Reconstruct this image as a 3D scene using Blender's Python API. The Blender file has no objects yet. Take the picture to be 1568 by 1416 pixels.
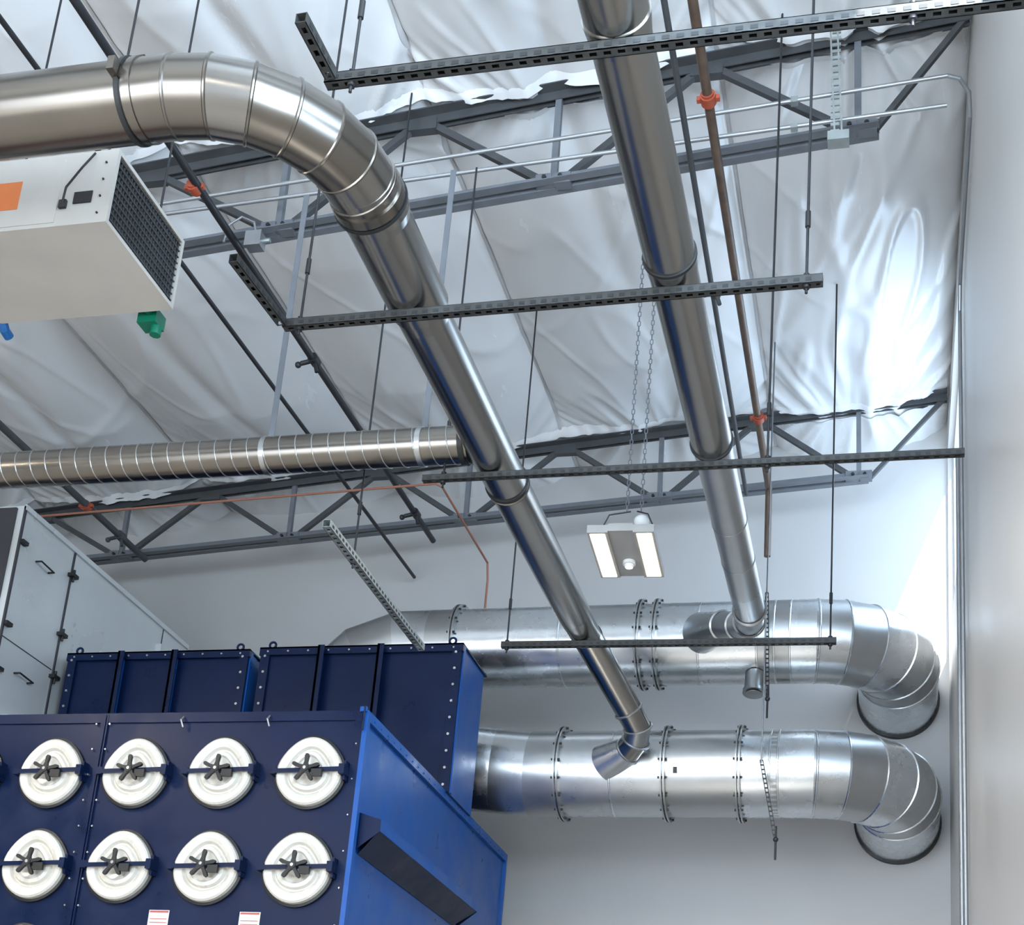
import bpy, math, random
from mathutils import Vector, Matrix, noise
random.seed(7)
V=Vector
try:
    bpy.context.scene.view_settings.view_transform='Standard'
except Exception: pass
# ------------------------------------------------------------------ materials
def new_mat(name):
    m=bpy.data.materials.new(name); m.use_nodes=True
    nt=m.node_tree; b=nt.nodes["Principled BSDF"]
    return m,nt,b
def simple(name,col,rough=0.5,metal=0.0,var=0.08,scale=6.0,bump=0.0,bscale=40.0,spec=0.5,emit=None,es=0.0,stretch=(1,1,1),rvar=0.1,coat=0.0,bdist=0.02):
    m,nt,b=new_mat(name)
    tc=nt.nodes.new("ShaderNodeTexCoord"); mp=nt.nodes.new("ShaderNodeMapping")
    mp.inputs["Scale"].default_value=stretch
    nt.links.new(tc.outputs["Object"],mp.inputs["Vector"])
    n=nt.nodes.new("ShaderNodeTexNoise"); n.inputs["Scale"].default_value=scale; n.inputs["Detail"].default_value=5
    nt.links.new(mp.outputs[0],n.inputs["Vector"])
    mr=nt.nodes.new("ShaderNodeMapRange"); mr.inputs[1].default_value=0.3; mr.inputs[2].default_value=0.7
    mr.inputs[3].default_value=1-var; mr.inputs[4].default_value=1+var
    nt.links.new(n.outputs["Fac"],mr.inputs[0])
    mx=nt.nodes.new("ShaderNodeMix"); mx.data_type='RGBA'; mx.blend_type='MULTIPLY'; mx.inputs[0].default_value=1
    mx.inputs[6].default_value=(*col,1)
    cb=nt.nodes.new("ShaderNodeCombineColor")
    for i in range(3): nt.links.new(mr.outputs[0],cb.inputs[i])
    nt.links.new(cb.outputs[0],mx.inputs[7]); nt.links.new(mx.outputs[2],b.inputs["Base Color"])
    r2=nt.nodes.new("ShaderNodeMapRange"); r2.inputs[1].default_value=0.3; r2.inputs[2].default_value=0.7
    r2.inputs[3].default_value=max(rough-rvar,0.03); r2.inputs[4].default_value=min(rough+rvar,1)
    nt.links.new(n.outputs["Fac"],r2.inputs[0]); nt.links.new(r2.outputs[0],b.inputs["Roughness"])
    b.inputs["Metallic"].default_value=metal
    b.inputs["Specular IOR Level"].default_value=spec
    if coat: b.inputs["Coat Weight"].default_value=coat; b.inputs["Coat Roughness"].default_value=0.15
    if bump>0:
        n2=nt.nodes.new("ShaderNodeTexNoise"); n2.inputs["Scale"].default_value=bscale; n2.inputs["Detail"].default_value=4
        nt.links.new(mp.outputs[0],n2.inputs["Vector"])
        bp=nt.nodes.new("ShaderNodeBump"); bp.inputs["Strength"].default_value=bump; bp.inputs["Distance"].default_value=bdist
        nt.links.new(n2.outputs["Fac"],bp.inputs["Height"]); nt.links.new(bp.outputs[0],b.inputs["Normal"])
    if emit: b.inputs["Emission Color"].default_value=(*emit,1); b.inputs["Emission Strength"].default_value=es
    return m
WALL=simple("painted_wall",(0.50,0.487,0.472),0.55,var=0.03,scale=1.5,bump=0.10,bscale=60,bdist=0.005)
RWALL=simple("painted_concrete",(0.50,0.48,0.455),0.36,var=0.03,scale=1.2,bump=0.12,bscale=2.5,stretch=(1,1,0.3),bdist=0.01,rvar=0.04)
FLOOR=simple("concrete_floor",(0.52,0.50,0.47),0.5,var=0.1,scale=1.0)
FABRIC=simple("vinyl_insulation",(0.73,0.73,0.725),0.25,var=0.02,scale=3,bump=0.15,bscale=3.5,stretch=(1,0.25,1),spec=0.7,bdist=0.03,rvar=0.03)
CREASE=simple("insulation_crease_shade",(0.50,0.50,0.50),0.4)  # grey for crease shade painted along the insulation seams
DUCT=simple("duct_steel",(0.36,0.345,0.32),0.23,metal=1.0,var=0.05,scale=3,stretch=(1,0.25,1),rvar=0.02)
DUCTB=simple("duct_steel_dark",(0.24,0.22,0.195),0.25,metal=1.0,var=0.06,scale=3,rvar=0.02)
GALV=simple("galvanised",(0.62,0.64,0.65),0.29,metal=1.0,var=0.05,scale=7,rvar=0.03)
GALV2=simple("galvanised_dull",(0.50,0.51,0.51),0.33,metal=1.0,var=0.05,scale=7,rvar=0.03)
GALV3=simple("galvanised_bright",(0.72,0.75,0.77),0.27,metal=1.0,var=0.05,scale=7,rvar=0.03)
BAND=simple("dark_clamp",(0.03,0.03,0.03),0.45,metal=0.4)
STRUT=simple("strut_steel",(0.055,0.055,0.052),0.5,metal=0.5,var=0.2,scale=20)
STRUTL=simple("strut_light",(0.42,0.46,0.45),0.45,metal=0.8,var=0.1,scale=20)
TRUSS=simple("truss_paint",(0.14,0.15,0.165),0.5,var=0.12,scale=10)
TRUSSD=simple("truss_dark",(0.055,0.057,0.06),0.55,var=0.15,scale=10)
BLACK=simple("black_pipe",(0.016,0.016,0.018),0.45,var=0.2)
BROWN=simple("brown_pipe",(0.13,0.085,0.06),0.4,metal=0.3,var=0.25,scale=12)
ORANGE=simple("orange_coupling",(0.34,0.065,0.03),0.5,var=0.15,scale=15)
COPPER=simple("orange_cpvc",(0.32,0.13,0.08),0.5)
CONDUIT=simple("emt_conduit",(0.34,0.35,0.36),0.4,metal=0.7)
NAVY_SHADED=simple("collector_paint_shaded",(0.0022,0.009,0.038),0.36,var=0.08,scale=5,spec=0.20)  # collector paint darkened, the front's shade is put into the colour
BLUE_LIT=simple("collector_paint_lit",(0.004,0.070,0.29),0.36,var=0.08,scale=4,spec=0.35)  # same collector paint brightened, light from the right put into the colour
BOLT=simple("bolt_zinc",(0.45,0.45,0.47),0.35,metal=0.9)
CREAM=simple("cream_cover",(0.60,0.56,0.49),0.28,var=0.03,scale=8,spec=0.6)
RUBBER=simple("black_rubber",(0.008,0.008,0.008),0.5)
HEATW=simple("heater_enamel",(0.46,0.43,0.385),0.4,var=0.05,scale=5)
GREEN=simple("green_plastic",(0.0,0.13,0.07),0.4)
BLUEP=simple("blue_plastic",(0.0,0.08,0.25),0.4)
LABELO=simple("orange_label",(0.60,0.16,0.04),0.5)
LABELW=simple("white_label",(0.70,0.69,0.67),0.5)
LABELR=simple("red_label",(0.45,0.08,0.06),0.5)
RED=simple("red_paint",(0.45,0.04,0.02),0.4)
CAB=simple("cabinet_panel",(0.62,0.63,0.615),0.34,metal=0.2,var=0.08,scale=1.6,bump=0.04,bscale=3)
CABD=simple("cabinet_dark",(0.04,0.04,0.045),0.5)
LED=simple("led_panel",(1,0.95,0.85),0.5,emit=(1.0,0.84,0.60),es=4.5)
LEDW=simple("led_housing",(0.34,0.33,0.31),0.4)
FRAME=simple("window_frame",(0.45,0.46,0.47),0.4,metal=0.3)

# ------------------------------------------------------------------ builder
class B:
    def __init__(s,name): s.n=name; s.v=[]; s.f=[]; s.m=[]; s.s=[]; s.mats=[]
    def mi(s,mat):
        if mat not in s.mats: s.mats.append(mat)
        return s.mats.index(mat)
    def add(s,vs,fs,mat,smooth=False):
        o=len(s.v); s.v+= [tuple(p) for p in vs]; k=s.mi(mat)
        for f in fs: s.f.append([i+o for i in f]); s.m.append(k); s.s.append(smooth)
    def done(s,parent=None):
        me=bpy.data.meshes.new(s.n); me.from_pydata(s.v,[],s.f)
        for m in s.mats: me.materials.append(m)
        me.polygons.foreach_set("material_index",s.m); me.polygons.foreach_set("use_smooth",s.s)
        me.validate(); me.update()
        o=bpy.data.objects.new(s.n,me); bpy.context.collection.objects.link(o)
        if parent: o.parent=parent
        return o
    def box(s,lo,hi,mat,rot=None,c=None):
        lo=V(lo);hi=V(hi)
        vs=[V((x,y,z)) for x in (lo.x,hi.x) for y in (lo.y,hi.y) for z in (lo.z,hi.z)]
        if rot is not None:
            c=V(c) if c is not None else (lo+hi)/2
            vs=[rot@(p-c)+c for p in vs]
        s.add(vs,[(0,1,3,2),(4,6,7,5),(0,4,5,1),(2,3,7,6),(0,2,6,4),(1,5,7,3)],mat)
    def beam(s,p0,p1,w,h,mat,up=(0,0,1)):
        p0=V(p0);p1=V(p1);d=(p1-p0).normalized(); u=V(up)
        if abs(d.dot(u))>0.98: u=V((0,1,0))
        a=d.cross(u).normalized(); u=a.cross(d).normalized()
        vs=[p+a*(i*w/2)+u*(j*h/2) for p in (p0,p1) for i in (-1,1) for j in (-1,1)]
        s.add(vs,[(0,1,3,2),(4,6,7,5),(0,4,5,1),(2,3,7,6),(0,2,6,4),(1,5,7,3)],mat)
    def tube(s,path,r,mat,seg=20,caps=True,mats=None,smooth=True):
        path=[V(p) for p in path]; n=len(path)
        if not isinstance(r,(list,tuple)): r=[r]*n
        ts=[]
        for i in range(n):
            if i==0: t=path[1]-path[0]
            elif i==n-1: t=path[-1]-path[-2]
            else: t=(path[i]-path[i-1]).normalized()+(path[i+1]-path[i]).normalized()
            ts.append(t.normalized())
        u=V((0,0,1)) if abs(ts[0].z)<0.9 else V((0,1,0))
        a=ts[0].cross(u).normalized()
        rings=[]
        for i in range(n):
            a=(a-ts[i]*a.dot(ts[i])).normalized(); b=ts[i].cross(a)
            rings.append([path[i]+(a*math.cos(2*math.pi*k/seg)+b*math.sin(2*math.pi*k/seg))*r[i] for k in range(seg)])
        for i in range(n-1):
            vs=rings[i]+rings[i+1]
            fs=[(k,(k+1)%seg,seg+(k+1)%seg,seg+k) for k in range(seg)]
            s.add(vs,fs,(mats[i%len(mats)] if mats else mat),smooth)
        if caps:
            s.add(rings[0],[tuple(reversed(range(seg)))],mats[0] if mats else mat); s.add(rings[-1],[tuple(range(seg))],mats[-1] if mats else mat)
    def cyl(s,p0,p1,r,mat,seg=16): s.tube([p0,p1],r,mat,seg)
    def ring(s,c,d,r,w,t,mat,seg=32):
        c=V(c);d=V(d).normalized()
        s.tube([c-d*w/2,c+d*w/2],r+t,mat,seg)
    def bead(s,c,d,r,t,mat,seg=32,w=0.02):
        c=V(c);d=V(d).normalized()
        s.tube([c-d*w/2,c-d*w/5,c+d*w/5,c+d*w/2],[r,r+t,r+t,r],mat,seg,caps=False)
    def sphere(s,c,r,mat,nu=12,nv=8,sc=(1,1,1)):
        c=V(c);vs=[];fs=[]
        for j in range(nv+1):
            th=math.pi*j/nv
            for i in range(nu):
                ph=2*math.pi*i/nu
                vs.append(c+V((r*sc[0]*math.sin(th)*math.cos(ph),r*sc[1]*math.sin(th)*math.sin(ph),r*sc[2]*math.cos(th))))
        for j in range(nv):
            for i in range(nu): fs.append((j*nu+i,(j+1)*nu+i,(j+1)*nu+(i+1)%nu,j*nu+(i+1)%nu))
        s.add(vs,fs,mat,True)
    def flange(s,c,d,r,mat,w=0.035,t=0.04,bolts=16):
        c=V(c);d=V(d).normalized()
        s.ring(c-d*w*0.35,d,r,w*0.35,t,mat,40); s.ring(c+d*w*0.35,d,r,w*0.35,t,mat,40)
        u=V((0,0,1)) if abs(d.z)<.9 else V((0,1,0)); a=d.cross(u).normalized(); b=d.cross(a)
        for k in range(bolts):
            q=c+(a*math.cos(2*math.pi*k/bolts)+b*math.sin(2*math.pi*k/bolts))*(r+t*0.55)
            s.cyl(q-d*w*0.95,q+d*w*0.95,0.009,BAND,6)
def arc(c,r,a0,a1,n,z):
    return [V((c[0]+r*math.cos(math.radians(a0+(a1-a0)*i/n)),c[1]+r*math.sin(math.radians(a0+(a1-a0)*i/n)),z)) for i in range(n+1)]

# ------------------------------------------------------------------ room
XW=0.42; YB=11.6; YF=-7.0; XL=-15.0
def ceil_base(x): return 8.84+0.09*(x-0.42)*0.9
b=B("floor"); b.box((XL,YF,-0.1),(XW+0.2,YB+0.2,0),FLOOR); b.done()
b=B("wall_back"); b.box((XL-0.2,YB,0),(XW+0.25,YB+0.25,9.6),WALL); b.done()
b=B("wall_left"); b.box((XL-0.2,YF,0),(XL,YB,9.6),WALL); b.done()
wins=[(9.3,11.56,6.55,8.45),(0.2,3.6,4.2,7.4)]
b=B("wall_right")
ys=sorted(set([YF,YB]+[w[0] for w in wins]+[w[1] for w in wins]))
for y0,y1 in zip(ys[:-1],ys[1:]):
    w=[q for q in wins if q[0]<=y0 and q[1]>=y1]
    if w:
        b.box((XW,y0,0),(XW+0.12,y1,w[0][2]),RWALL); b.box((XW,y0,w[0][3]),(XW+0.12,y1,9.6),RWALL)
    else: b.box((XW,y0,0),(XW+0.12,y1,9.6),RWALL)
b.done()
for i,w in enumerate(wins):
    b=B("window_%d"%(i+1))
    x0=XW+0.05;x1=XW+0.09
    b.box((x0,w[0],w[2]),(x1,w[1],w[2]+0.04),FRAME); b.box((x0,w[0],w[3]-0.04),(x1,w[1],w[3]),FRAME)
    b.box((x0,w[0],w[2]+0.04),(x1,w[0]+0.04,w[3]-0.04),FRAME); b.box((x0,w[1]-0.04,w[2]+0.04),(x1,w[1],w[3]-0.04),FRAME)
    if i: 
        for k in (1,2): b.box((x0,w[0]+k*(w[1]-w[0])/3-.02,w[2]+0.04),(x1,w[0]+k*(w[1]-w[0])/3+.02,w[3]-0.04),FRAME)
    b.done()
b=B("wall_front")
b.box((XL,YF-0.2,0),(-10,YF,9.6),WALL); b.box((-1.5,YF-0.2,0),(XW+0.2,YF,9.6),WALL); b.box((-10,YF-0.2,5.5),(-1.5,YF,9.6),WALL); b.done()

# ceiling insulation
SEAMS=[0.42,-1.1,-2.95,-4.7,-6.45,-8.2,-9.95,-11.7,-13.4,-15.2]
TY=[-1.0,3.0,7.0,11.0]
def frange(a,b_,n): return [a+(b_-a)*i/n for i in range(n+1)]
xs=frange(-15.1,-9.2,50)[:-1]+frange(-9.2,0.42,440)
ys=frange(-7.2,4.6,70)[:-1]+frange(4.6,11.6,260)
def nz(x,y,z): return noise.noise(V((x,y,z)))
def fold(x,y,z,w=0.12):
    return math.exp(-(nz(x,y,z)/w)**2)
def ch(x,y):
    z=ceil_base(x)
    for i in range(len(SEAMS)-1):
        if SEAMS[i+1]<=x<=SEAMS[i]:
            L=(SEAMS[i]-SEAMS[i+1]); t=(SEAMS[i]-x)/L; break
    else: t=0;i=0;L=1.75
    ty=min(TY,key=lambda q:abs(y-q)); dy=abs(y-ty)
    edge=min(1.0,dy/1.2)
    wob=nz(i*5.1,y*0.35,1.0)
    tt=min(max(t+0.16*wob*math.sin(math.pi*t),0),1)
    sag=0.13+0.16*edge+0.10*nz(i*3.3,y*0.3,4.0)
    z-=sag*math.sin(math.pi*tt)**0.6
    z+=0.055*math.exp(-((tt-0.5)/0.05)**2)*(0.6+nz(i*7.7,y*0.4,3.0))
    z+=0.03*nz(x*0.8,y*0.35,0.3)
    near=math.exp(-dy/0.6)*min(1.0,0.25+dy/0.35)
    fan=(t-0.5)*1.75*(1.0/(0.6+dy))
    z-=0.075*near*fold(fan*2.2+i*3.7,y*0.25+ty,2.0,0.16)
    z-=0.022*(0.2+near)*fold(fan*4.5+i*1.7,y*0.4+x*.2,7.0,0.14)
    z-=0.012*edge*fold(x*0.9+y*0.5,y*0.22-x*.3,27.0,0.05)
    z-=0.010*edge*fold(x*1.6-y*0.6,y*0.4+x*.5,37.0,0.05)
    z-=0.04*math.exp(-(dy/0.18)**2)
    if i==0: z-=0.03*edge*fold(x*4.0+y*.6,y*0.9,57.0,0.15)
    return z
verts=[];faces=[]
for y in ys:
    for x in xs: verts.append((x,y,ch(x,y)))
nx=len(xs)
for j in range(len(ys)-1):
    for i in range(nx-1):
        q=j*nx+i; faces.append((q,q+1,q+nx+1,q+nx))
b=B("ceiling"); b.add(verts,faces,FABRIC,True)
for ty in (3.0,7.0,11.0):
    for sd in (-1,1):
        vs=[];n=300;rows=5
        for i in range(n+1):
            x=-9.6+(0.40+9.6)*i/n
            d=max(0.01,0.035+0.06*nz(x*0.9,ty,sd*3))
            for k in range(rows+1):
                t=k/rows
                yy=ty+sd*(0.15-0.08*t+0.03*t*nz(x*1.5,t,ty))
                vs.append((x,yy,ch(x,yy)+0.01-d*t))
        fs=[(i*(rows+1)+k,(i+1)*(rows+1)+k,(i+1)*(rows+1)+k+1,i*(rows+1)+k+1) for i in range(n) for k in range(rows)]
        b.add(vs,fs,FABRIC,True)
for sx in SEAMS[1:6]:  # thin grey strips draw the shaded crease at each seam
    vs=[];yl=frange(4.0,11.6,150)
    for y in yl:
        for dx in (-0.012,0.012): vs.append((sx+dx,y,ch(sx+dx,y)-0.006))
    b.add(vs,[(2*i,2*i+1,2*i+3,2*i+2) for i in range(len(yl)-1)],CREASE,True)
b.box((-15.2,-7.2,9.45),(0.54,11.85,9.55),TRUSSD)
b.done()

# ------------------------------------------------------------------ trusses
def truss(ty,zb,kb,zt,kt,nodes,xr):
    b=B("roof_truss")
    fb=lambda x: zb+kb*x; ft=lambda x: zt+kt*x
    xl=nodes[-1]
    for sd in (-1,1):
        b.beam((xl,ty+sd*0.022,fb(xl)+0.03),(xr,ty+sd*0.022,fb(xr)+0.03),0.007,0.065,TRUSS)
        b.beam((xl,ty+sd*0.048,fb(xl)),(xr,ty+sd*0.048,fb(xr)),0.055,0.007,TRUSS)
        b.beam((xl,ty+sd*0.022,ft(xl)-0.03),(0.4,ty+sd*0.022,ft(0.4)-0.03),0.008,0.07,TRUSSD)
        b.beam((xl,ty+sd*0.06,ft(xl)),(0.4,ty+sd*0.06,ft(0.4)),0.07,0.008,TRUSSD)
    for i,x in enumerate(nodes):
        b.beam((x,ty,fb(x)),(x-0.01,ty,ft(x)),0.04,0.04,TRUSS)
        for q in (-0.12,0.12): b.box((x+q*0.5-0.05,ty-0.035,fb(x)-0.005),(x+q*0.5+0.05,ty+0.035,fb(x)+0.07),TRUSS)
        if i==0: b.beam((x+0.1,ty,fb(x)+0.02),(0.38,ty,ft(0.4)-0.03),0.035,0.035,TRUSSD,(0,1,0))
        if i<len(nodes)-1:
            mx=(x+nodes[i+1])/2
            b.beam((x-0.06,ty,fb(x)+0.03),(mx+0.03,ty,ft(mx)-0.03),0.045,0.04,TRUSSD,(0,1,0))
            b.beam((nodes[i+1]+0.06,ty,fb(nodes[i+1])+0.03),(mx-0.03,ty,ft(mx)-0.03),0.045,0.04,TRUSSD,(0,1,0))
            b.box((mx-0.1,ty-0.03,ft(mx)-0.10),(mx+0.1,ty+0.03,ft(mx)-0.02),TRUSSD)
        for q in (-0.05,0.05): b.cyl((x+q,ty-0.06,fb(x)+0.03),(x+q,ty+0.06,fb(x)+0.03),0.014,BAND,6)
    b.done()
truss(7.0,7.93,0.088,8.66,0.10,[-0.24,-2.07,-3.87,-5.80,-7.6,-9.4,-11.2,-13,-14.8],-0.12)
truss(11.0,7.94,0.068,8.66,0.085,[-0.33,-2.04,-3.80,-5.50,-7.20,-9.0,-10.8,-12.6,-14.4],-0.25)
truss(3.0,7.93,0.075,8.66,0.09,[-0.24,-2.07,-3.87,-5.80,-7.6,-9.4,-11.2,-13,-14.8],-0.12)

# ------------------------------------------------------------------ struts with slots
def strut(p0,p1,mat=STRUT,w=0.042,name="strut_channel",rods=(),rodmat=BLACK):
    b=B(name); p0=V(p0);p1=V(p1); d=(p1-p0); L=d.length; d.normalize()
    up=V((0,0,1)); a=d.cross(up).normalized(); up=a.cross(d)
    def bx(t0,t1,a0,a1,u0,u1,m=mat):
        vs=[p0+d*t+a*x+up*u for t in (t0,t1) for x in (a0,a1) for u in (u0,u1)]
        b.add(vs,[(0,1,3,2),(4,6,7,5),(0,4,5,1),(2,3,7,6),(0,2,6,4),(1,5,7,3)],m)
    h=w/2; th=0.003
    bx(0,L,-h,-h+th,-h,h); bx(0,L,h-th,h,-h,h)
    bx(0,L,-h,-h+0.012,-h,-h+th); bx(0,L,h-0.012,h,-h,-h+th)
    bx(0,L,-h,h,h-th,h)
    t=0.0
    while t<L:
        bx(t,min(t+0.024,L),-h,h,-h+0.0005,-h+th+0.001); t+=0.051
    t=0.03
    while t<L-0.03:
        bx(t,t+0.026,-h-0.0015,-h,-0.010,0.006,BAND); bx(t,t+0.026,h,h+0.0015,-0.010,0.006,BAND); t+=0.051
    for t,zt in rods:
        q=p0+d*t
        b.cyl((q.x,q.y,q.z-0.06),(q.x,q.y,zt),0.0065,rodmat,8)
        b.cyl((q.x,q.y,q.z-0.035),(q.x,q.y,q.z-0.022),0.016,BAND,6)
        b.cyl((q.x,q.y,q.z+0.022),(q.x,q.y,q.z+0.035),0.016,BAND,6)
        b.cyl((q.x,q.y,q.z+0.28),(q.x,q.y,q.z+0.36),0.012,BAND,8)
    return b.done()
strut((-2.06,3.91,5.6),(0.40,3.91,5.6),rods=[(0.1,8.6),(2.1,8.75)])
strut((-2.82,5.29,5.6),(-0.32,5.27,5.6),rods=[(0.08,8.6),(2.43,8.8)])
strut((-2.60,6.73,5.6),(0.33,6.74,5.6),rods=[(0.12,7.7),(1.92,8.75)],w=0.036)
strut((-2.76,9.04,5.6),(-0.41,9.10,5.6),rods=[(0.04,8.6),(2.31,8.75)])
strut((-2.85,4.80,5.6),(-2.82,5.262,5.6))
strut((-2.04,3.62,5.6),(-2.03,3.88,5.6))
strut((-3.02,6.46,5.2),(-3.03,8.15,5.2),STRUTL,rods=[(0.42,8.5)],w=0.045)

# ------------------------------------------------------------------ duct run 1
b=B("exhaust_duct_long")
z1=5.622
R=0.155
cz=z1+R
el=arc((-2.78,4.64),0.57,-90,0,6,cz)
b.tube([V((-9.0,4.07,cz)),V((-2.95,4.07,cz))],R,DUCTB,40)
b.tube([V((-2.95,4.07,cz))]+el+[V((-2.21,4.72,cz))],R,DUCTB,40,mats=[DUCTB,DUCTB,DUCT,DUCTB])
for i,p in enumerate(el):
    d=(el[min(i+1,6)]-el[max(i-1,0)])
    b.bead(p,d,R-0.002,0.007,DUCTB,40,0.018)
b.ring((-2.95,4.07,cz),(1,0,0),R,0.018,0.010,BAND); b.ring((-2.91,4.07,cz),(1,0,0),R,0.03,0.006,DUCTB)
b.ring((-5.2,4.07,cz),(1,0,0),R,0.02,0.010,BAND)
b.box((-2.965,4.07-0.03,cz+R),(-2.935,4.07+0.03,cz+R+0.05),BAND); b.box((-2.965,4.07-R-0.05,cz-0.03),(-2.935,4.07-R,cz+0.03),DUCTB)
b.ring((-2.21,4.70,cz),(0,1,0),R,0.05,0.008,DUCTB,40); b.ring((-2.21,4.74,cz),(0,1,0),R,0.014,0.012,BAND,40)
xd=-2.21
R2=0.135;R3=0.122;R4=0.108
b.tube([(xd,4.6,cz),(xd,4.80,cz),(xd,4.84,z1+R2+0.01),(xd,5.42,z1+R2)],[R,R,R2+0.01,R2+0.008],DUCT,40)
b.tube([(xd,5.40,z1+R2),(xd,5.50,z1+R3),(xd,7.06,z1+R3)],[R2,R3+0.004,R3],DUCT,40)
b.ring((xd,7.06,z1+R3),(0,1,0),R3,0.022,0.009,BAND,40); b.bead((xd,7.10,z1+R3),(0,1,0),R3,0.006,DUCTB,40)
b.tube([(xd,7.06,z1+R3),(xd,7.12,z1+R3),(xd+0.01,8.85,z1+R3),(xd+0.02,9.0,z1+R4),(xd+0.03,9.25,z1+R4)],[R3,R3-0.004,R3-0.004,R4,R4],DUCT,40)
pe=[V((xd+0.03,9.22,z1+R4)),V((-1.93,9.66,5.33)),V((-1.875,9.77,5.235)),V((-1.90,9.85,5.16)),V((-1.97,9.92,5.11)),V((-2.15,10.05,5.05))]
b.bead((xd+0.03,9.22,z1+R4),(0,1,0),R4,0.006,BAND,40)
b.tube(pe,[R4,R4-.008,R4-.008,R4-.008,R4-.004,R4+.05],DUCT,36,mats=[DUCT,DUCT,GALV2,DUCT,GALV])
for i in (1,2,3,4): b.bead(pe[i],pe[i+1]-pe[i-1],R4-.006,0.010,GALV2,36)
b.done()

b=B("spiral_duct")
zs=5.80; yspir=6.72; rs=0.108
b.tube([(-9.5,yspir,zs),(-2.34,yspir,zs)],rs,DUCTB,32)
path=[];n=70*20
for i in range(n+1):
    a=2*math.pi*i/20; x=-9.4+ i*(7.0/n)
    path.append((x,yspir+math.cos(a)*(rs+0.0005),zs+math.sin(a)*(rs+0.0005)))
b.tube(path,0.0038,GALV2,5)
b.ring((-2.37,yspir,zs),(1,0,0),rs,0.03,0.010,BAND,32)
for xh in (-3.56,-2.62,-5.6): 
    b.ring((xh,yspir,zs),(1,0,0),rs,0.03,0.005,GALV2,32); b.beam((xh,yspir,zs+rs),(xh,yspir,7.65+0.08*xh+0.25),0.035,0.006,TRUSS,(0,1,0))
b.done()

b=B("exhaust_duct_short")
x2=-0.98
ra=0.122; rb=0.110
b.tube([(x2,1.5,z1+ra),(x2,3.92,z1+ra)],ra,DUCT,40)
b.tube([(x2,3.90,z1+ra),(x2,4.0,z1+rb+.004),(x2,5.27,z1+rb)],[ra+.006,rb+.006,rb+.004],DUCT,40)
b.ring((x2,5.19,z1+rb),(0,1,0),rb,0.016,0.012,BAND,40)
b.tube([(x2,5.27,z1+rb),(x2,6.75,z1+rb)],rb,DUCT,40)
b.ring((x2,6.72,z1+rb),(0,1,0),rb,0.012,0.009,BAND,40)
b.tube([(x2,6.75,z1+rb),(x2,6.85,z1+rb-.004),(x2,8.52,z1+rb)],[rb,rb-.006,rb-.006],GALV2,40)
pe=[V((x2,8.5,z1+rb)),V((x2,8.85,z1+rb)),V((x2-0.03,9.12,z1+rb+0.04)),V((x2-0.12,9.36,z1+rb+0.12)),V((x2-0.27,9.62,z1+rb+0.24)),V((x2-0.48,9.98,6.08))]
b.tube(pe,[rb-.006]*5+[rb+0.05],GALV,36,mats=[GALV,GALV3,GALV,GALV2,GALV])
for i in (1,2,3,4): b.bead(pe[i],pe[i+1]-pe[i-1],rb-.004,0.012,GALV2,36,0.03)
for yy in (7.6,8.1): b.bead((x2,yy,z1+rb),(0,1,0),rb-.006,0.004,GALV2,36)
b.done()

def big(name,z,rad,fl,seams,leftpath,mats):
    b=B(name); Y=10.3; xe=-0.62; Rr=0.62
    el=arc((xe,Y+Rr),Rr,-90,0,5,z)
    xsn=sorted([s for s in seams]+[xe-0.30])
    pts=list(leftpath)+[V((s,Y,z)) for s in xsn if s>leftpath[-1][0]+0.02]
    b.tube(pts,rad,GALV,48,mats=mats)
    b.tube([V((xe-0.30,Y,z))]+el+[V((0.0,YB-0.002,z))],rad*1.0,GALV,48,mats=[GALV3,GALV,GALV2,GALV3,GALV,GALV2])
    for i,q in enumerate(el): b.bead(q,el[min(i+1,5)]-el[max(i-1,0)],rad-.002,0.009,GALV3,48,0.02)
    for s in xsn: b.bead((s,Y,z),(1,0,0),rad-.002,0.006,GALV3,48)
    for x in fl: b.flange((x,Y,z),(1,0,0),rad,GALV2)
    b.ring((0.0,YB-0.027,z),(0,1,0),rad,0.05,0.018,BAND,48)
    return b
b=big("main_duct_upper",6.13,0.325,[-3.47,-1.97,-1.84],[-3.47,-2.6,-1.97,-1.5,-1.05,-0.8],
  [V((-4.62,10.3,4.52)),V((-4.62,10.3,5.45)),V((-4.55,10.3,5.78)),V((-4.30,10.3,6.02)),V((-3.98,10.3,6.13)),V((-3.7,10.3,6.13))],[GALV2,GALV2,GALV,GALV2,GALV,GALV2,GALV3,GALV,GALV,GALV3])
b.cyl((-0.95-0.12,10.2,5.82),(-0.95-0.12,10.15,5.66),0.075,GALV2,20); b.cyl((-1.07,10.15,5.67),(-1.07,10.145,5.645),0.085,GALV2,20)
b.cyl((-1.07,10.145,5.646),(-1.07,10.145,5.642),0.06,GALV2,20)
b.box((-1.60,9.955,6.0),(-1.57,9.99,6.05),BAND)
b.done()
b=big("main_duct_lower",5.05,0.335,[-2.53,-1.71,-1.15],[-2.53,-2.12,-1.71,-1.15,-0.86],
  [V((-4.3,9.85,5.14)),V((-4.0,10.03,5.12)),V((-3.55,10.2,5.09)),V((-3.09,10.28,5.07)),V((-2.8,10.3,5.05))],[GALV2,GALV,GALV3,GALV,GALV2,GALV,GALV,GALV2,GALV3])
b.box((-1.63,9.97,4.95),(-1.60,9.99,5.0),BAND)
b.done()

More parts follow.
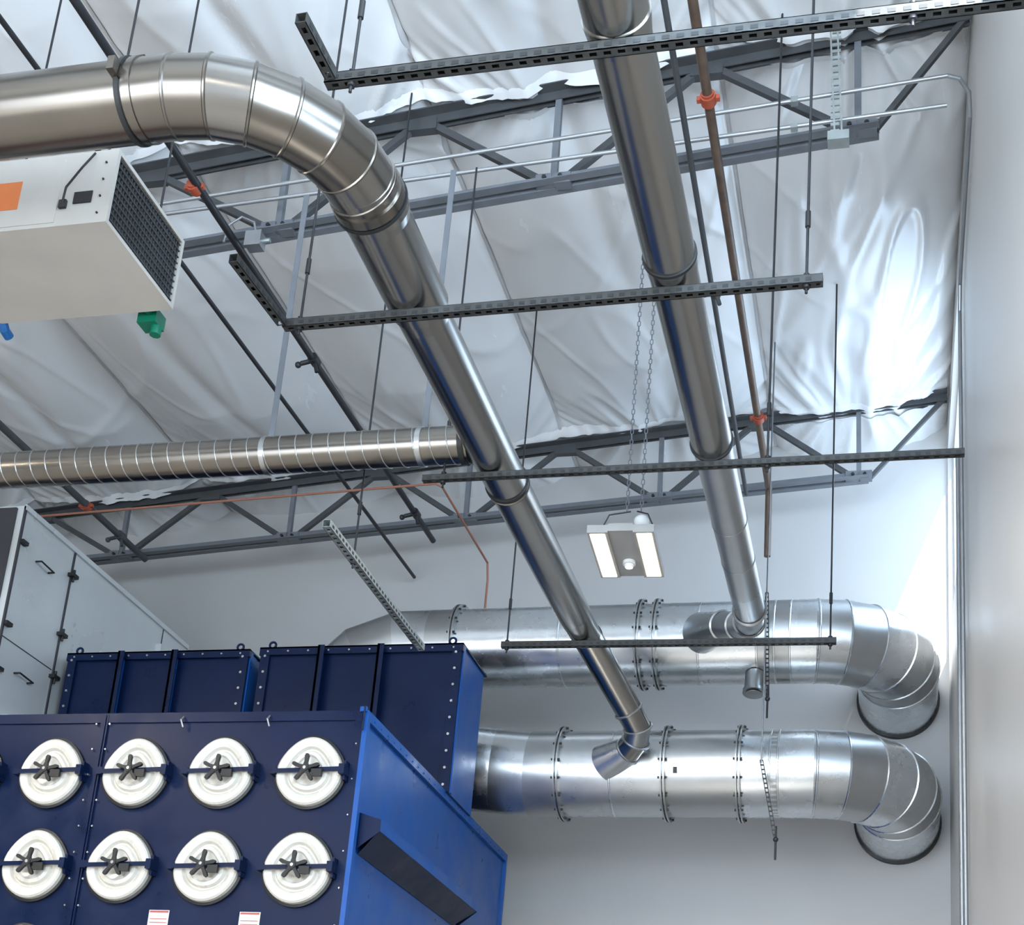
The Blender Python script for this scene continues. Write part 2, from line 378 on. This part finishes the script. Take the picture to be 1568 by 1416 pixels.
def strap(x,y,z0,z1_,lean=0.03,rod=0.15,mat=BAND,w=0.028):
    b=B("perforated_hanger_strap")
    n=int((z1_-z0)/0.035)
    for sd in (-1,1): b.beam((x+lean+sd*w*0.4,y,z0),(x+sd*w*0.4,y,z1_),w*0.22,0.004,mat,(0,1,0))
    for i in range(n+1):
        t=i/n; b.box((x+lean*(1-t)-w*0.4,y-0.002,z0+(z1_-z0)*t-0.006),(x+lean*(1-t)+w*0.4,y+0.002,z0+(z1_-z0)*t+0.006),mat)
    b.cyl((x+lean,y,z0-rod),(x+lean,y,z0+0.1),0.008,BLACK,8)
    b.sphere((x+lean,y,z0),0.02,BLACK,8,6)
    b.cyl((x,y,z1_-0.02),(x,y,8.6),0.006,CONDUIT,8)
    b.done()
strap(-0.97,9.90,5.50,6.36)
strap(-0.97,9.90,4.42,5.02,0.12)

# ------------------------------------------------------------------ roof pipes
def pipe(name,path,r,mat,coups=(),heads=()):
    b=B(name); b.tube(path,r,mat,16)
    for c,d in coups:
        c=V(c); d=V(d).normalized()
        b.ring(c,d,r,0.06,0.016,ORANGE,16); b.ring(c,d,r,0.09,0.007,ORANGE,16)
        b.box(c+V((-r-0.036,-0.014,-0.014)),c+V((r+0.036,0.014,0.014)),ORANGE)
    for c in heads:
        c=V(c); b.cyl(c,c+V((0.03,0,-0.10)),0.014,mat,10); b.ring(c,(0,1,0),r,0.08,0.012,mat,14); b.cyl(c+V((0,0,0)),c+V((-0.10,0,-0.02)),0.018,mat,10); b.sphere(c+V((-0.12,0,-0.03)),0.024,mat,8,6)
    b.done()
pipe("sprinkler_pipe",[(-4.12,3.8,7.45),(-4.05,10.9,7.45)],0.025,BLACK,coups=[((-4.12,6.38,7.45),(0,1,0))],heads=[(-4.07,8.15,7.45),(-4.05,10.4,7.45)])
pipe("sprinkler_pipe",[(-4.55,3.8,7.40),(-4.42,11.5,7.40)],0.016,BLACK)
pipe("sprinkler_pipe",[(-6.82,3.8,7.30),(-6.78,10.75,7.30)],0.030,TRUSSD,coups=[((-6.8,9.75,7.30),(0,1,0))],heads=[(-6.78,10.3,7.3)])
pipe("sprinkler_pipe",[(-1.03,3.8,7.70),(-1.06,10.7,7.70),(-1.06,10.75,7.1)],0.028,BROWN,coups=[((-1.04,6.39,7.70),(0,1,0)),((-1.05,9.62,7.70),(0,1,0))])
pipe("gas_pipe",[(-1.16,3.8,7.72),(-1.26,10.8,7.72)],0.018,TRUSSD,heads=[(-1.2,8.1,7.72)])
pipe("drain_pipe",[(-9.0,9.6,7.07),(-3.60,9.6,7.26),(-3.56,9.66,7.26),(-3.54,10.95,7.24),(-3.54,11.0,7.1),(-3.54,11.0,6.65)],0.010,COPPER)
for k,(za,zb,yo) in enumerate([(7.85,8.07,6.80),(7.76,7.90,6.84)]):
    b=B("electrical_conduit")
    sl=(zb-za)/3.25
    pts=[(-4.7,yo,za-sl*1.8),(0.26,yo,zb)]
    if k==0: pts+= [(0.33,yo+0.02,zb-0.01),(0.385,yo+0.10,zb-0.04),(0.395,yo+0.22,zb-0.10),(0.395,8.3,zb-0.16),(0.395,8.42,zb-0.2),(0.395,8.5,zb-0.35),(0.395,8.5,0.02)]
    b.tube(pts,0.013,CONDUIT,12)
    for x in (-3.3,-1.6,-0.6): b.box((x-0.02,yo-0.02,za+sl*(x+2.9)-0.02),(x+0.02,yo+0.02,za+sl*(x+2.9)+0.02),STRUTL)
    b.done()
b=B("electrical_conduit"); b.tube([(0.395,9.0,0.02),(0.395,9.0,6.9)],0.016,CONDUIT,12); b.done()
b=B("perforated_strut_post")
for sd in (-1,1): b.beam((-0.34+sd*0.02,6.72,7.66),(-0.38+sd*0.02,6.72,8.50),0.01,0.02,STRUTL)
for i in range(18): b.box((-0.36-0.025,6.715,7.68+i*0.047),(-0.36+0.025,6.725,7.70+i*0.047),STRUTL)
b.box((-0.40,6.70,7.62),(-0.28,6.78,7.68),STRUTL)
b.done()
for (x,y,z) in ((-3.45,6.72,7.90),(-3.95,6.88,7.44),(-3.30,6.85,7.82)):
    b=B("junction_box")
    b.box((x-0.05,y-0.04,z-0.05),(x+0.05,y+0.04,z+0.05),CONDUIT); b.box((x-0.054,y-0.045,z-0.054),(x+0.054,y-0.038,z+0.054),CONDUIT)
    b.tube([(x,y,z+0.05),(x-0.03,y,z+0.15),(x-0.12,y,z+0.20),(x-0.20,y,z+0.15),(x-0.22,y,z+0.02)],0.008,CONDUIT,8)
    b.cyl((x+0.05,y,z),(x+0.10,y,z),0.014,STRUTL,8)
    b.done()

# ------------------------------------------------------------------ LED high bay
def highbay(cx_,cy_,z,rotz,zt=8.5,name="led_high_bay_light"):
    b=B(name); 
    rot=Matrix.Rotation(rotz,3,'Z'); c=V((cx_,cy_,z))
    def bx(lo,hi,m): b.box(V(lo)+c,V(hi)+c,m,rot,c)
    w=0.20; l=0.30
    bx((-w,-l,0.0),(-w+0.125,l,0.05),LEDW); bx((w-0.125,-l,0.0),(w,l,0.05),LEDW)
    bx((-w+0.015,-l+0.02,-0.004),(-w+0.105,l-0.02,0.0),LED); bx((w-0.105,-l+0.02,-0.004),(w-0.015,l-0.02,0.0),LED)
    bx((-w+0.125,-l,0.010),(w-0.125,l,0.06),LEDW)
    bx((-0.15,-l*0.55,0.06),(0.15,l*0.5,0.11),LEDW)
    b.cyl(c+V((0,0.10,0.012)),c+V((0,0.10,-0.012)),0.04,LABELW,20); b.sphere(c+V((0,0.10,-0.012)),0.03,LABELW,14,8)
    for sx in (-1,1):
        p=c+rot@V((sx*0.07,-0.02,0.11)); q=V((cx_+sx*0.02+0.03,cy_,z+0.30))
        b.tube([p+V((sx*0.03,0,0)),p+V((sx*0.09,0,0.07)),p+V((sx*0.05,0,0.16)),q],0.005,BLACK,8)
        zz=z+0.3; k=0; t=V((cx_+0.03+sx*0.045,cy_,0))
        while zz<zt:
            a=V((t.x,t.y,zz)); e=0.009
            if k%2: pts=[a+V((e,0,0.008)),a+V((e,0,0.034)),a+V((0,0,0.042)),a+V((-e,0,0.034)),a+V((-e,0,0.008)),a+V((0,0,0)),a+V((e,0,0.008))]
            else: pts=[a+V((0,e,0.008)),a+V((0,e,0.034)),a+V((0,0,0.042)),a+V((0,-e,0.034)),a+V((0,-e,0.008)),a+V((0,0,0)),a+V((0,e,0.008))]
            b.tube(pts,0.0032,TRUSS,5,caps=False); zz+=0.036;k+=1
    b.sphere(c+V((0.08,0.0,0.22)),0.05,LABELW,16,10)
    b.done()
    ld=bpy.data.lights.new("lamp","AREA"); ld.shape='RECTANGLE'; ld.size=0.3; ld.size_y=0.55; ld.energy=30; ld.color=(1,0.9,0.76)
    lo=bpy.data.objects.new("high_bay_lamp",ld); lo.location=(cx_,cy_,z-0.03); bpy.context.collection.objects.link(lo)
    lo.rotation_euler=(0,0,rotz)
    return ld
highbay(-1.62,7.74,5.60,0.05)
for (x,y) in ((-1.8,0.5),(-6.5,0.5),(-6.5,4.8),(-11,5.5)):  # added fixtures out of view, put in to light the room
    highbay(x,y,5.9,0.0).energy=110

# ------------------------------------------------------------------ unit heater
b=B("unit_heater")
X0,X1,Y0,Y1,Z0,Z1=-4.45,-3.43,4.66,5.29,5.74,6.13
b.box((X0,Y0,Z0),(X1-0.02,Y1,Z1),HEATW)
fw=0.020
b.box((X1-0.02,Y0,Z0),(X1+0.012,Y0+fw,Z1),HEATW); b.box((X1-0.02,Y1-fw,Z0),(X1+0.012,Y1,Z1),HEATW)
b.box((X1-0.02,Y0+fw,Z0),(X1+0.012,Y1-fw,Z0+fw),HEATW); b.box((X1-0.02,Y0+fw,Z1-fw),(X1+0.012,Y1-fw,Z1),HEATW)
b.box((X1-0.02,Y0+fw,Z0+fw),(X1-0.016,Y1-fw,Z1-fw),RUBBER)
for i in range(26):
    y=Y0+fw+(Y1-Y0-2*fw)*(i+0.5)/26; b.box((X1-0.012,y-0.0018,Z0+fw),(X1+0.004,y+0.0018,Z1-fw),TRUSSD)
for i in range(10):
    z=Z0+fw+(Z1-Z0-2*fw)*(i+0.5)/10; b.box((X1-0.010,Y0+fw,z-0.002),(X1+0.008,Y1-fw,z+0.002),TRUSSD)
b.box((X0+0.02,Y0-0.004,Z0+0.02),(X1-0.25,Y0,Z1-0.03),HEATW)
b.box((X1-0.60,Y0-0.006,Z0+0.11),(X1-0.45,Y0-0.003,Z0+0.26),LABELO)
b.box((X1-0.17,Y0-0.006,Z0+0.11),(X1-0.08,Y0-0.001,Z0+0.17),RUBBER)
b.tube([(X1-0.10,Y0-0.01,Z1-0.02),(X1-0.13,Y0-0.04,Z1-0.12),(X1-0.20,Y0-0.03,Z0+0.18),(X1-0.22,Y0-0.01,Z0+0.10)],0.005,RUBBER,8)
b.box((X1-0.235,Y0-0.015,Z0+0.09),(X1-0.20,Y0,Z0+0.13),BAND)
for i in range(4): b.cyl((X1-0.04,Y0-0.006,Z0+0.05+i*0.09),(X1-0.04,Y0,Z0+0.05+i*0.09),0.005,BAND,8)
for x in (X0+0.1,X1-0.1):
    for y in (Y0+0.08,Y1-0.08): b.cyl((x,y,Z1),(x,y,8.5),0.006,BLACK,8)
b.box((-3.63,5.33,5.715),(-3.53,5.42,5.79),GREEN); b.cyl((-3.55,5.38,5.67),(-3.55,5.38,5.72),0.028,GREEN,8); b.cyl((-3.57,5.28,5.78),(-3.57,5.36,5.78),0.025,GREEN,10)
b.tube([(-3.57,5.3,5.78),(-3.57,5.20,5.78),(-3.57,5.2,5.76)],0.02,BAND,8)
b.tube([(-4.36,5.28,5.78),(-4.36,5.33,5.73),(-4.36,5.37,5.72)],0.025,BLUEP,12)
b.done()

# ------------------------------------------------------------------ dust collector
XR=-3.10; XLc=-6.24; YFc=7.5; YBc=10.75; ZT=4.50
b=B("dust_collector")
b.box((XLc,YFc,1.2),(XR,YBc,ZT),NAVY_SHADED)
b.box((XR,YFc+0.0,1.2),(XR+0.006,YBc,ZT-0.0),BLUE_LIT)  # skin in the lit copy of the paint on the right side
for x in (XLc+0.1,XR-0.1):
    for y in (YFc+0.1,YBc-0.1): b.box((x-0.06,y-0.06,0),(x+0.06,y+0.06,1.2),NAVY_SHADED)
b.box((XLc,YFc-0.012,ZT-0.05),(XR,YFc,ZT+0.012),NAVY_SHADED)
b.box((XR-0.05,YFc-0.012,1.2),(XR,YFc,ZT-0.05),NAVY_SHADED)
b.box((XR-0.0,YFc-0.012,ZT-0.05),(XR+0.03,YBc,ZT+0.012),BLUE_LIT)
b.box((XR-0.0,YFc-0.012,1.2),(XR+0.03,YFc+0.03,ZT-0.05),BLUE_LIT)
b.box((XR,YBc-0.03,1.2),(XR+0.03,YBc,ZT-0.05),BLUE_LIT)
b.box((-4.83,YFc-0.02,1.2),(-4.80,YFc,ZT),NAVY_SHADED); b.box((-4.795,YFc-0.015,1.2),(-4.785,YFc,ZT),NAVY_SHADED)
for i in range(20):
    z=4.44-i*0.165
    b.cyl((-4.77,YFc-0.020,z),(-4.77,YFc,z),0.006,BOLT,8); b.cyl((-4.86,YFc-0.020,z),(-4.86,YFc,z),0.006,BOLT,8)
for i in range(14):
    z=4.3-i*0.22; b.cyl((XR-0.025,YFc-0.020,z),(XR-0.025,YFc-0.01,z),0.005,BOLT,8)
for i in range(26):
    y=YFc+0.1+i*0.12; b.cyl((XR+0.03,y,ZT-0.025),(XR+0.036,y,ZT-0.025),0.006,BLUE_LIT,8)
for x in (-3.70,-4.27): b.tube([(x,YFc-0.02,ZT-0.02),(x,YFc-0.05,ZT-0.05),(x+0.01,YFc-0.03,ZT-0.09)],0.006,BOLT,8)
b.box((-3.12,YFc-0.03,ZT-0.0),(-3.08,YFc-0.005,ZT+0.03),BLUE_LIT)
b.tube([(XR+0.01,YFc-0.03,ZT+0.03),(XR+0.01,YFc-0.03,ZT-0.12)],0.006,NAVY_SHADED,8)
# side deflector hood: sloping shelf with lip and folded underside
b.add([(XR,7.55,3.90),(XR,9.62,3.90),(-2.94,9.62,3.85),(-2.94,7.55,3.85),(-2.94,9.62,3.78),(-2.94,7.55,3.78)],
 [(0,1,2,3),(3,2,4,5)],BLUE_LIT)
b.add([(XR+0.01,7.62,3.66),(-2.945,7.55,3.782),(-2.945,9.62,3.782),(XR+0.01,9.55,3.66)],[(0,1,2,3)],NAVY_SHADED)  # underside shade painted with the darker copy
b.add([(XR,7.55,3.90),(-2.94,7.55,3.85),(-2.94,7.55,3.78),(XR+0.01,7.55,3.66)],[(0,1,2,3)],NAVY_SHADED)
b.add([(XR,9.62,3.90),(-2.94,9.62,3.85),(-2.94,9.62,3.78),(XR+0.01,9.62,3.66)],[(0,1,2,3)],NAVY_SHADED)
b.box((XR,7.5,3.12),(XR+0.05,9.9,3.17),BLUE_LIT)
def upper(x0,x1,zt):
    b.box((x0,9.06,ZT),(x1,9.62,zt),NAVY_SHADED)
    b.box((x1,9.06,ZT),(x1+0.006,9.62,zt),BLUE_LIT)
    b.box((x0-0.02,9.03,zt-0.05),(x1+0.02,9.06,zt+0.012),NAVY_SHADED); b.box((x0-0.02,9.03,zt),(x1+0.02,9.66,zt+0.012),NAVY_SHADED)
    b.box((x1-0.06,9.035,ZT),(x1+0.01,9.06,zt),NAVY_SHADED); b.box((x0-0.01,9.035,ZT),(x0+0.06,9.06,zt),NAVY_SHADED)
    b.box((x1+0.006,9.06,ZT),(x1+0.02,9.10,zt),BLUE_LIT)
    for q in (0.32,0.62): 
        xx=x0+(x1-x0)*q; b.box((xx-0.03,8.98,ZT),(xx-0.012,9.06,zt-0.0),NAVY_SHADED); b.box((xx-0.012,8.985,ZT),(xx-0.008,9.055,zt),BLUE_LIT); b.box((xx-0.03,8.98,ZT),(xx+0.02,8.99,zt),NAVY_SHADED)
    for i in range(9):
        z=ZT+0.05+i*0.125
        for xx in (x1-0.03,x0+0.03): b.cyl((xx,9.022,z),(xx,9.04,z),0.010,BOLT,8)
    nn=10
    for i in range(nn):
        xx=x0+0.05+(x1-x0-0.1)*i/(nn-1); b.cyl((xx,9.018,zt-0.025),(xx,9.03,zt-0.025),0.007,BOLT,8)
    for xx in (x0+0.07,x1-0.07):
        pts=[V((xx+0.025*math.cos(t*math.pi/6),9.05,zt+0.035+0.025*math.sin(t*math.pi/6))) for t in range(13)]
        b.tube(pts,0.009,NAVY_SHADED,8,caps=False)
upper(-4.60,-3.06,5.61)
upper(-6.20,-4.72,5.60)
def lid(cx_,cz_):
    n=56
    def outline(s,y,sh=1.0):
        pts=[]
        for k in range(n):
            a=2*math.pi*k/n
            r=0.208*s*(1+0.02*sh*math.cos(3*(a-math.pi/2))-0.02*math.sin(a)*sh+0.015*math.cos(4*a))
            pts.append((cx_+r*math.cos(a)*1.0,YFc-y,cz_+r*math.sin(a)*1.03))
        return pts
    prof=[(1.06,0.0,RUBBER,1),(1.06,0.022,RUBBER,1),(0.985,0.026,RUBBER,1),(0.98,0.030,CREAM,1),(0.97,0.048,CREAM,1),(0.92,0.058,CREAM,1),(0.80,0.058,CREAM,1.3),(0.70,0.050,CREAM,2),(0.64,0.032,CREAM,2.8),(0.60,0.032,CREAM,3),(0.55,0.052,CREAM,3),(0.45,0.056,CREAM,3),(0.40,0.046,CREAM,3),(0.22,0.036,CREAM,3)]
    for (s0,y0,m0,h0),(s1,y1,m1,h1) in zip(prof[:-1],prof[1:]):
        A=outline(s0,y0,h0);C=outline(s1,y1,h1)
        b.add(A+C,[(k,(k+1)%n,n+(k+1)%n,n+k) for k in range(n)],m1,s0<1.0)
    b.add(outline(0.22,0.036,3),[tuple(range(n))],CREAM)
    b.box((cx_-0.20,YFc-0.082,cz_-0.015),(cx_+0.215,YFc-0.068,cz_+0.010),NAVY_SHADED,Matrix.Rotation(-0.03,3,'Y'))
    b.box((cx_-0.235,YFc-0.075,cz_-0.025),(cx_-0.198,YFc,cz_+0.02),NAVY_SHADED); b.box((cx_+0.205,YFc-0.095,cz_-0.03),(cx_+0.240,YFc,cz_+0.03),NAVY_SHADED)
    b.box((cx_+0.22,YFc-0.06,cz_-0.06),(cx_+0.235,YFc,cz_+0.06),NAVY_SHADED)
    b.box((cx_+0.040,YFc-0.105,cz_-0.05),(cx_+0.105,YFc-0.085,cz_-0.005),RUBBER)
    b.cyl((cx_,YFc-0.115,cz_),(cx_,YFc-0.06,cz_),0.022,RUBBER,16)
    b.cyl((cx_,YFc-0.118,cz_),(cx_,YFc-0.114,cz_),0.010,BOLT,10)
    a0=random.uniform(-0.15,0.15)
    for k in range(5):
        a=math.pi/2+a0+2*math.pi*k/5; d=V((math.cos(a),0,math.sin(a))); pp=V((-math.sin(a),0,math.cos(a)))
        c0=V((cx_,YFc-0.100,cz_))
        vs=[]
        for yy in (-0.010,0.010):
            for (t,wd) in ((0.0,0.018),(0.04,0.009),(0.075,0.012),(0.088,0.007)):
                for sg in (-1,1): vs.append(c0+d*t+pp*wd*sg+V((0,yy,0)))
        fs=[]
        for o in (0,8):
            for q in range(3): fs.append((o+2*q,o+2*q+1,o+2*q+3,o+2*q+2))
        for q in range(3): fs.append((2*q,2*q+2,2*q+10,2*q+8)); fs.append((2*q+1,2*q+3,2*q+11,2*q+9))
        fs.append((6,7,15,14)); b.add(vs,fs,RUBBER)
for zc in (4.12,3.53,2.94,2.35):
    for k in range(5): lid(-3.39-0.572*k,zc)
for x in (-4.24,-3.66):
    b.box((x-0.065,YFc-0.004,3.10),(x+0.065,YFc-0.001,3.27),LABELW); b.box((x-0.06,YFc-0.006,3.255),(x+0.06,YFc-0.003,3.266),LABELR)
    for k in range(4): b.box((x-0.055,YFc-0.006,3.215-k*0.022),(x+0.055,YFc-0.003,3.219-k*0.022),LABELR)
b.done()

# ------------------------------------------------------------------ enclosure at far left
b=B("sheet_metal_enclosure")
xr=-6.30; zt=6.48; y0=8.3; ym=9.0; y1=10.9
b.box((-9.0,y0,0),(xr,y1,zt),CAB)
b.box((-9.0,y0-0.02,0.1),(xr-0.05,y0,zt-0.02),CABD)
b.box((xr,y0,zt-0.03),(xr+0.02,y1,zt+0.01),CAB)
b.box((xr,ym-0.008,0),(xr+0.012,ym+0.008,zt),CABD)
b.box((xr,y0,0),(xr+0.015,y0+0.02,zt),CABD)
b.box((xr,10.45,0),(xr+0.008,10.455,zt),CABD)
for z in (6.25,5.75,5.4,4.75):
    b.box((xr,ym-0.04,z-0.014),(xr+0.05,ym+0.04,z+0.014),BAND); b.cyl((xr+0.03,ym,z-0.05),(xr+0.03,ym,z+0.05),0.010,BAND,8)
for z in (6.2,5.55,5.2): 
    b.box((xr,y0+0.01,z-0.014),(xr+0.04,y0+0.08,z+0.014),BAND)
for z in (6.15,5.25): b.tube([(xr,y0+0.25,z),(xr+0.05,y0+0.25,z),(xr+0.05,y0+0.42,z-0.01),(xr,y0+0.42,z-0.01)],0.008,BAND,8)
b.box((xr,y0+0.02,5.45),(xr+0.004,ym-0.02,5.457),CABD)
b.box((xr,10.38,5.9),(xr+0.05,10.5,6.0),CAB); b.box((xr,10.38,6.2),(xr+0.05,10.5,6.28),CAB)
b.cyl((xr+0.0,8.62,4.70),(xr+0.05,8.62,4.70),0.24,CAB,40)
b.done()
b=B("red_safety_rail"); b.beam((-6.2,7.2,3.02),(-5.2,7.2,2.98),0.05,0.08,RED); b.beam((-6.2,7.2,0),(-6.2,7.2,3.02),0.05,0.05,RED);b.beam((-5.22,7.2,0),(-5.22,7.2,2.98),0.05,0.05,RED); b.done()

# ------------------------------------------------------------------ lights
w=bpy.data.worlds.new("World"); bpy.context.scene.world=w; w.use_nodes=True
bg=w.node_tree.nodes["Background"]; bg.inputs[0].default_value=(0.56,0.76,1.0,1); bg.inputs[1].default_value=5.5
def area(name,loc,target,sx,sy,e,col=(1,1,1)):
    ld=bpy.data.lights.new(name,"AREA"); ld.shape='RECTANGLE'; ld.size=sx; ld.size_y=sy; ld.energy=e; ld.color=col
    o=bpy.data.objects.new(name,ld); o.location=loc; bpy.context.collection.objects.link(o)
    o.rotation_euler=(V(target)-V(loc)).to_track_quat('-Z','Y').to_euler(); return o
area("front_fill",(-5.8,-6.9,2.9),(-4.5,6,6.5),8.2,5.2,520,(1.0,0.95,0.88))  # added fill lamp at the unseen front opening, brightens the room
area("window_daylight",(0.40,1.9,5.8),(-3.0,7.0,6.4),3.2,3.0,560,(0.62,0.80,1.0))
sd=bpy.data.lights.new("sun","SUN"); sd.energy=16; sd.angle=0.01; sd.color=(1,0.98,0.95)
so=bpy.data.objects.new("sun",sd); bpy.context.collection.objects.link(so)
so.rotation_euler=V((-0.55,1.0,-1.45)).to_track_quat('-Z','Y').to_euler()

# ------------------------------------------------------------------ camera
M=Matrix(((0.973863,-0.003439,0.22711),(0.215881,-0.296836,-0.930206),(0.070613,0.954922,-0.288336)))
cd=bpy.data.cameras.new("camera"); cam=bpy.data.objects.new("camera",cd); bpy.context.collection.objects.link(cam)
cam.matrix_world=Matrix.Translation((0,0,1.6))@M.to_4x4()
cd.sensor_width=36; cd.sensor_fit='HORIZONTAL'; cd.lens=2184.0/1568*36
cd.shift_x=(784-865.14)/1568; cd.shift_y=(1233.07-708)/1568
cd.clip_start=0.05; cd.clip_end=200
bpy.context.scene.camera=cam
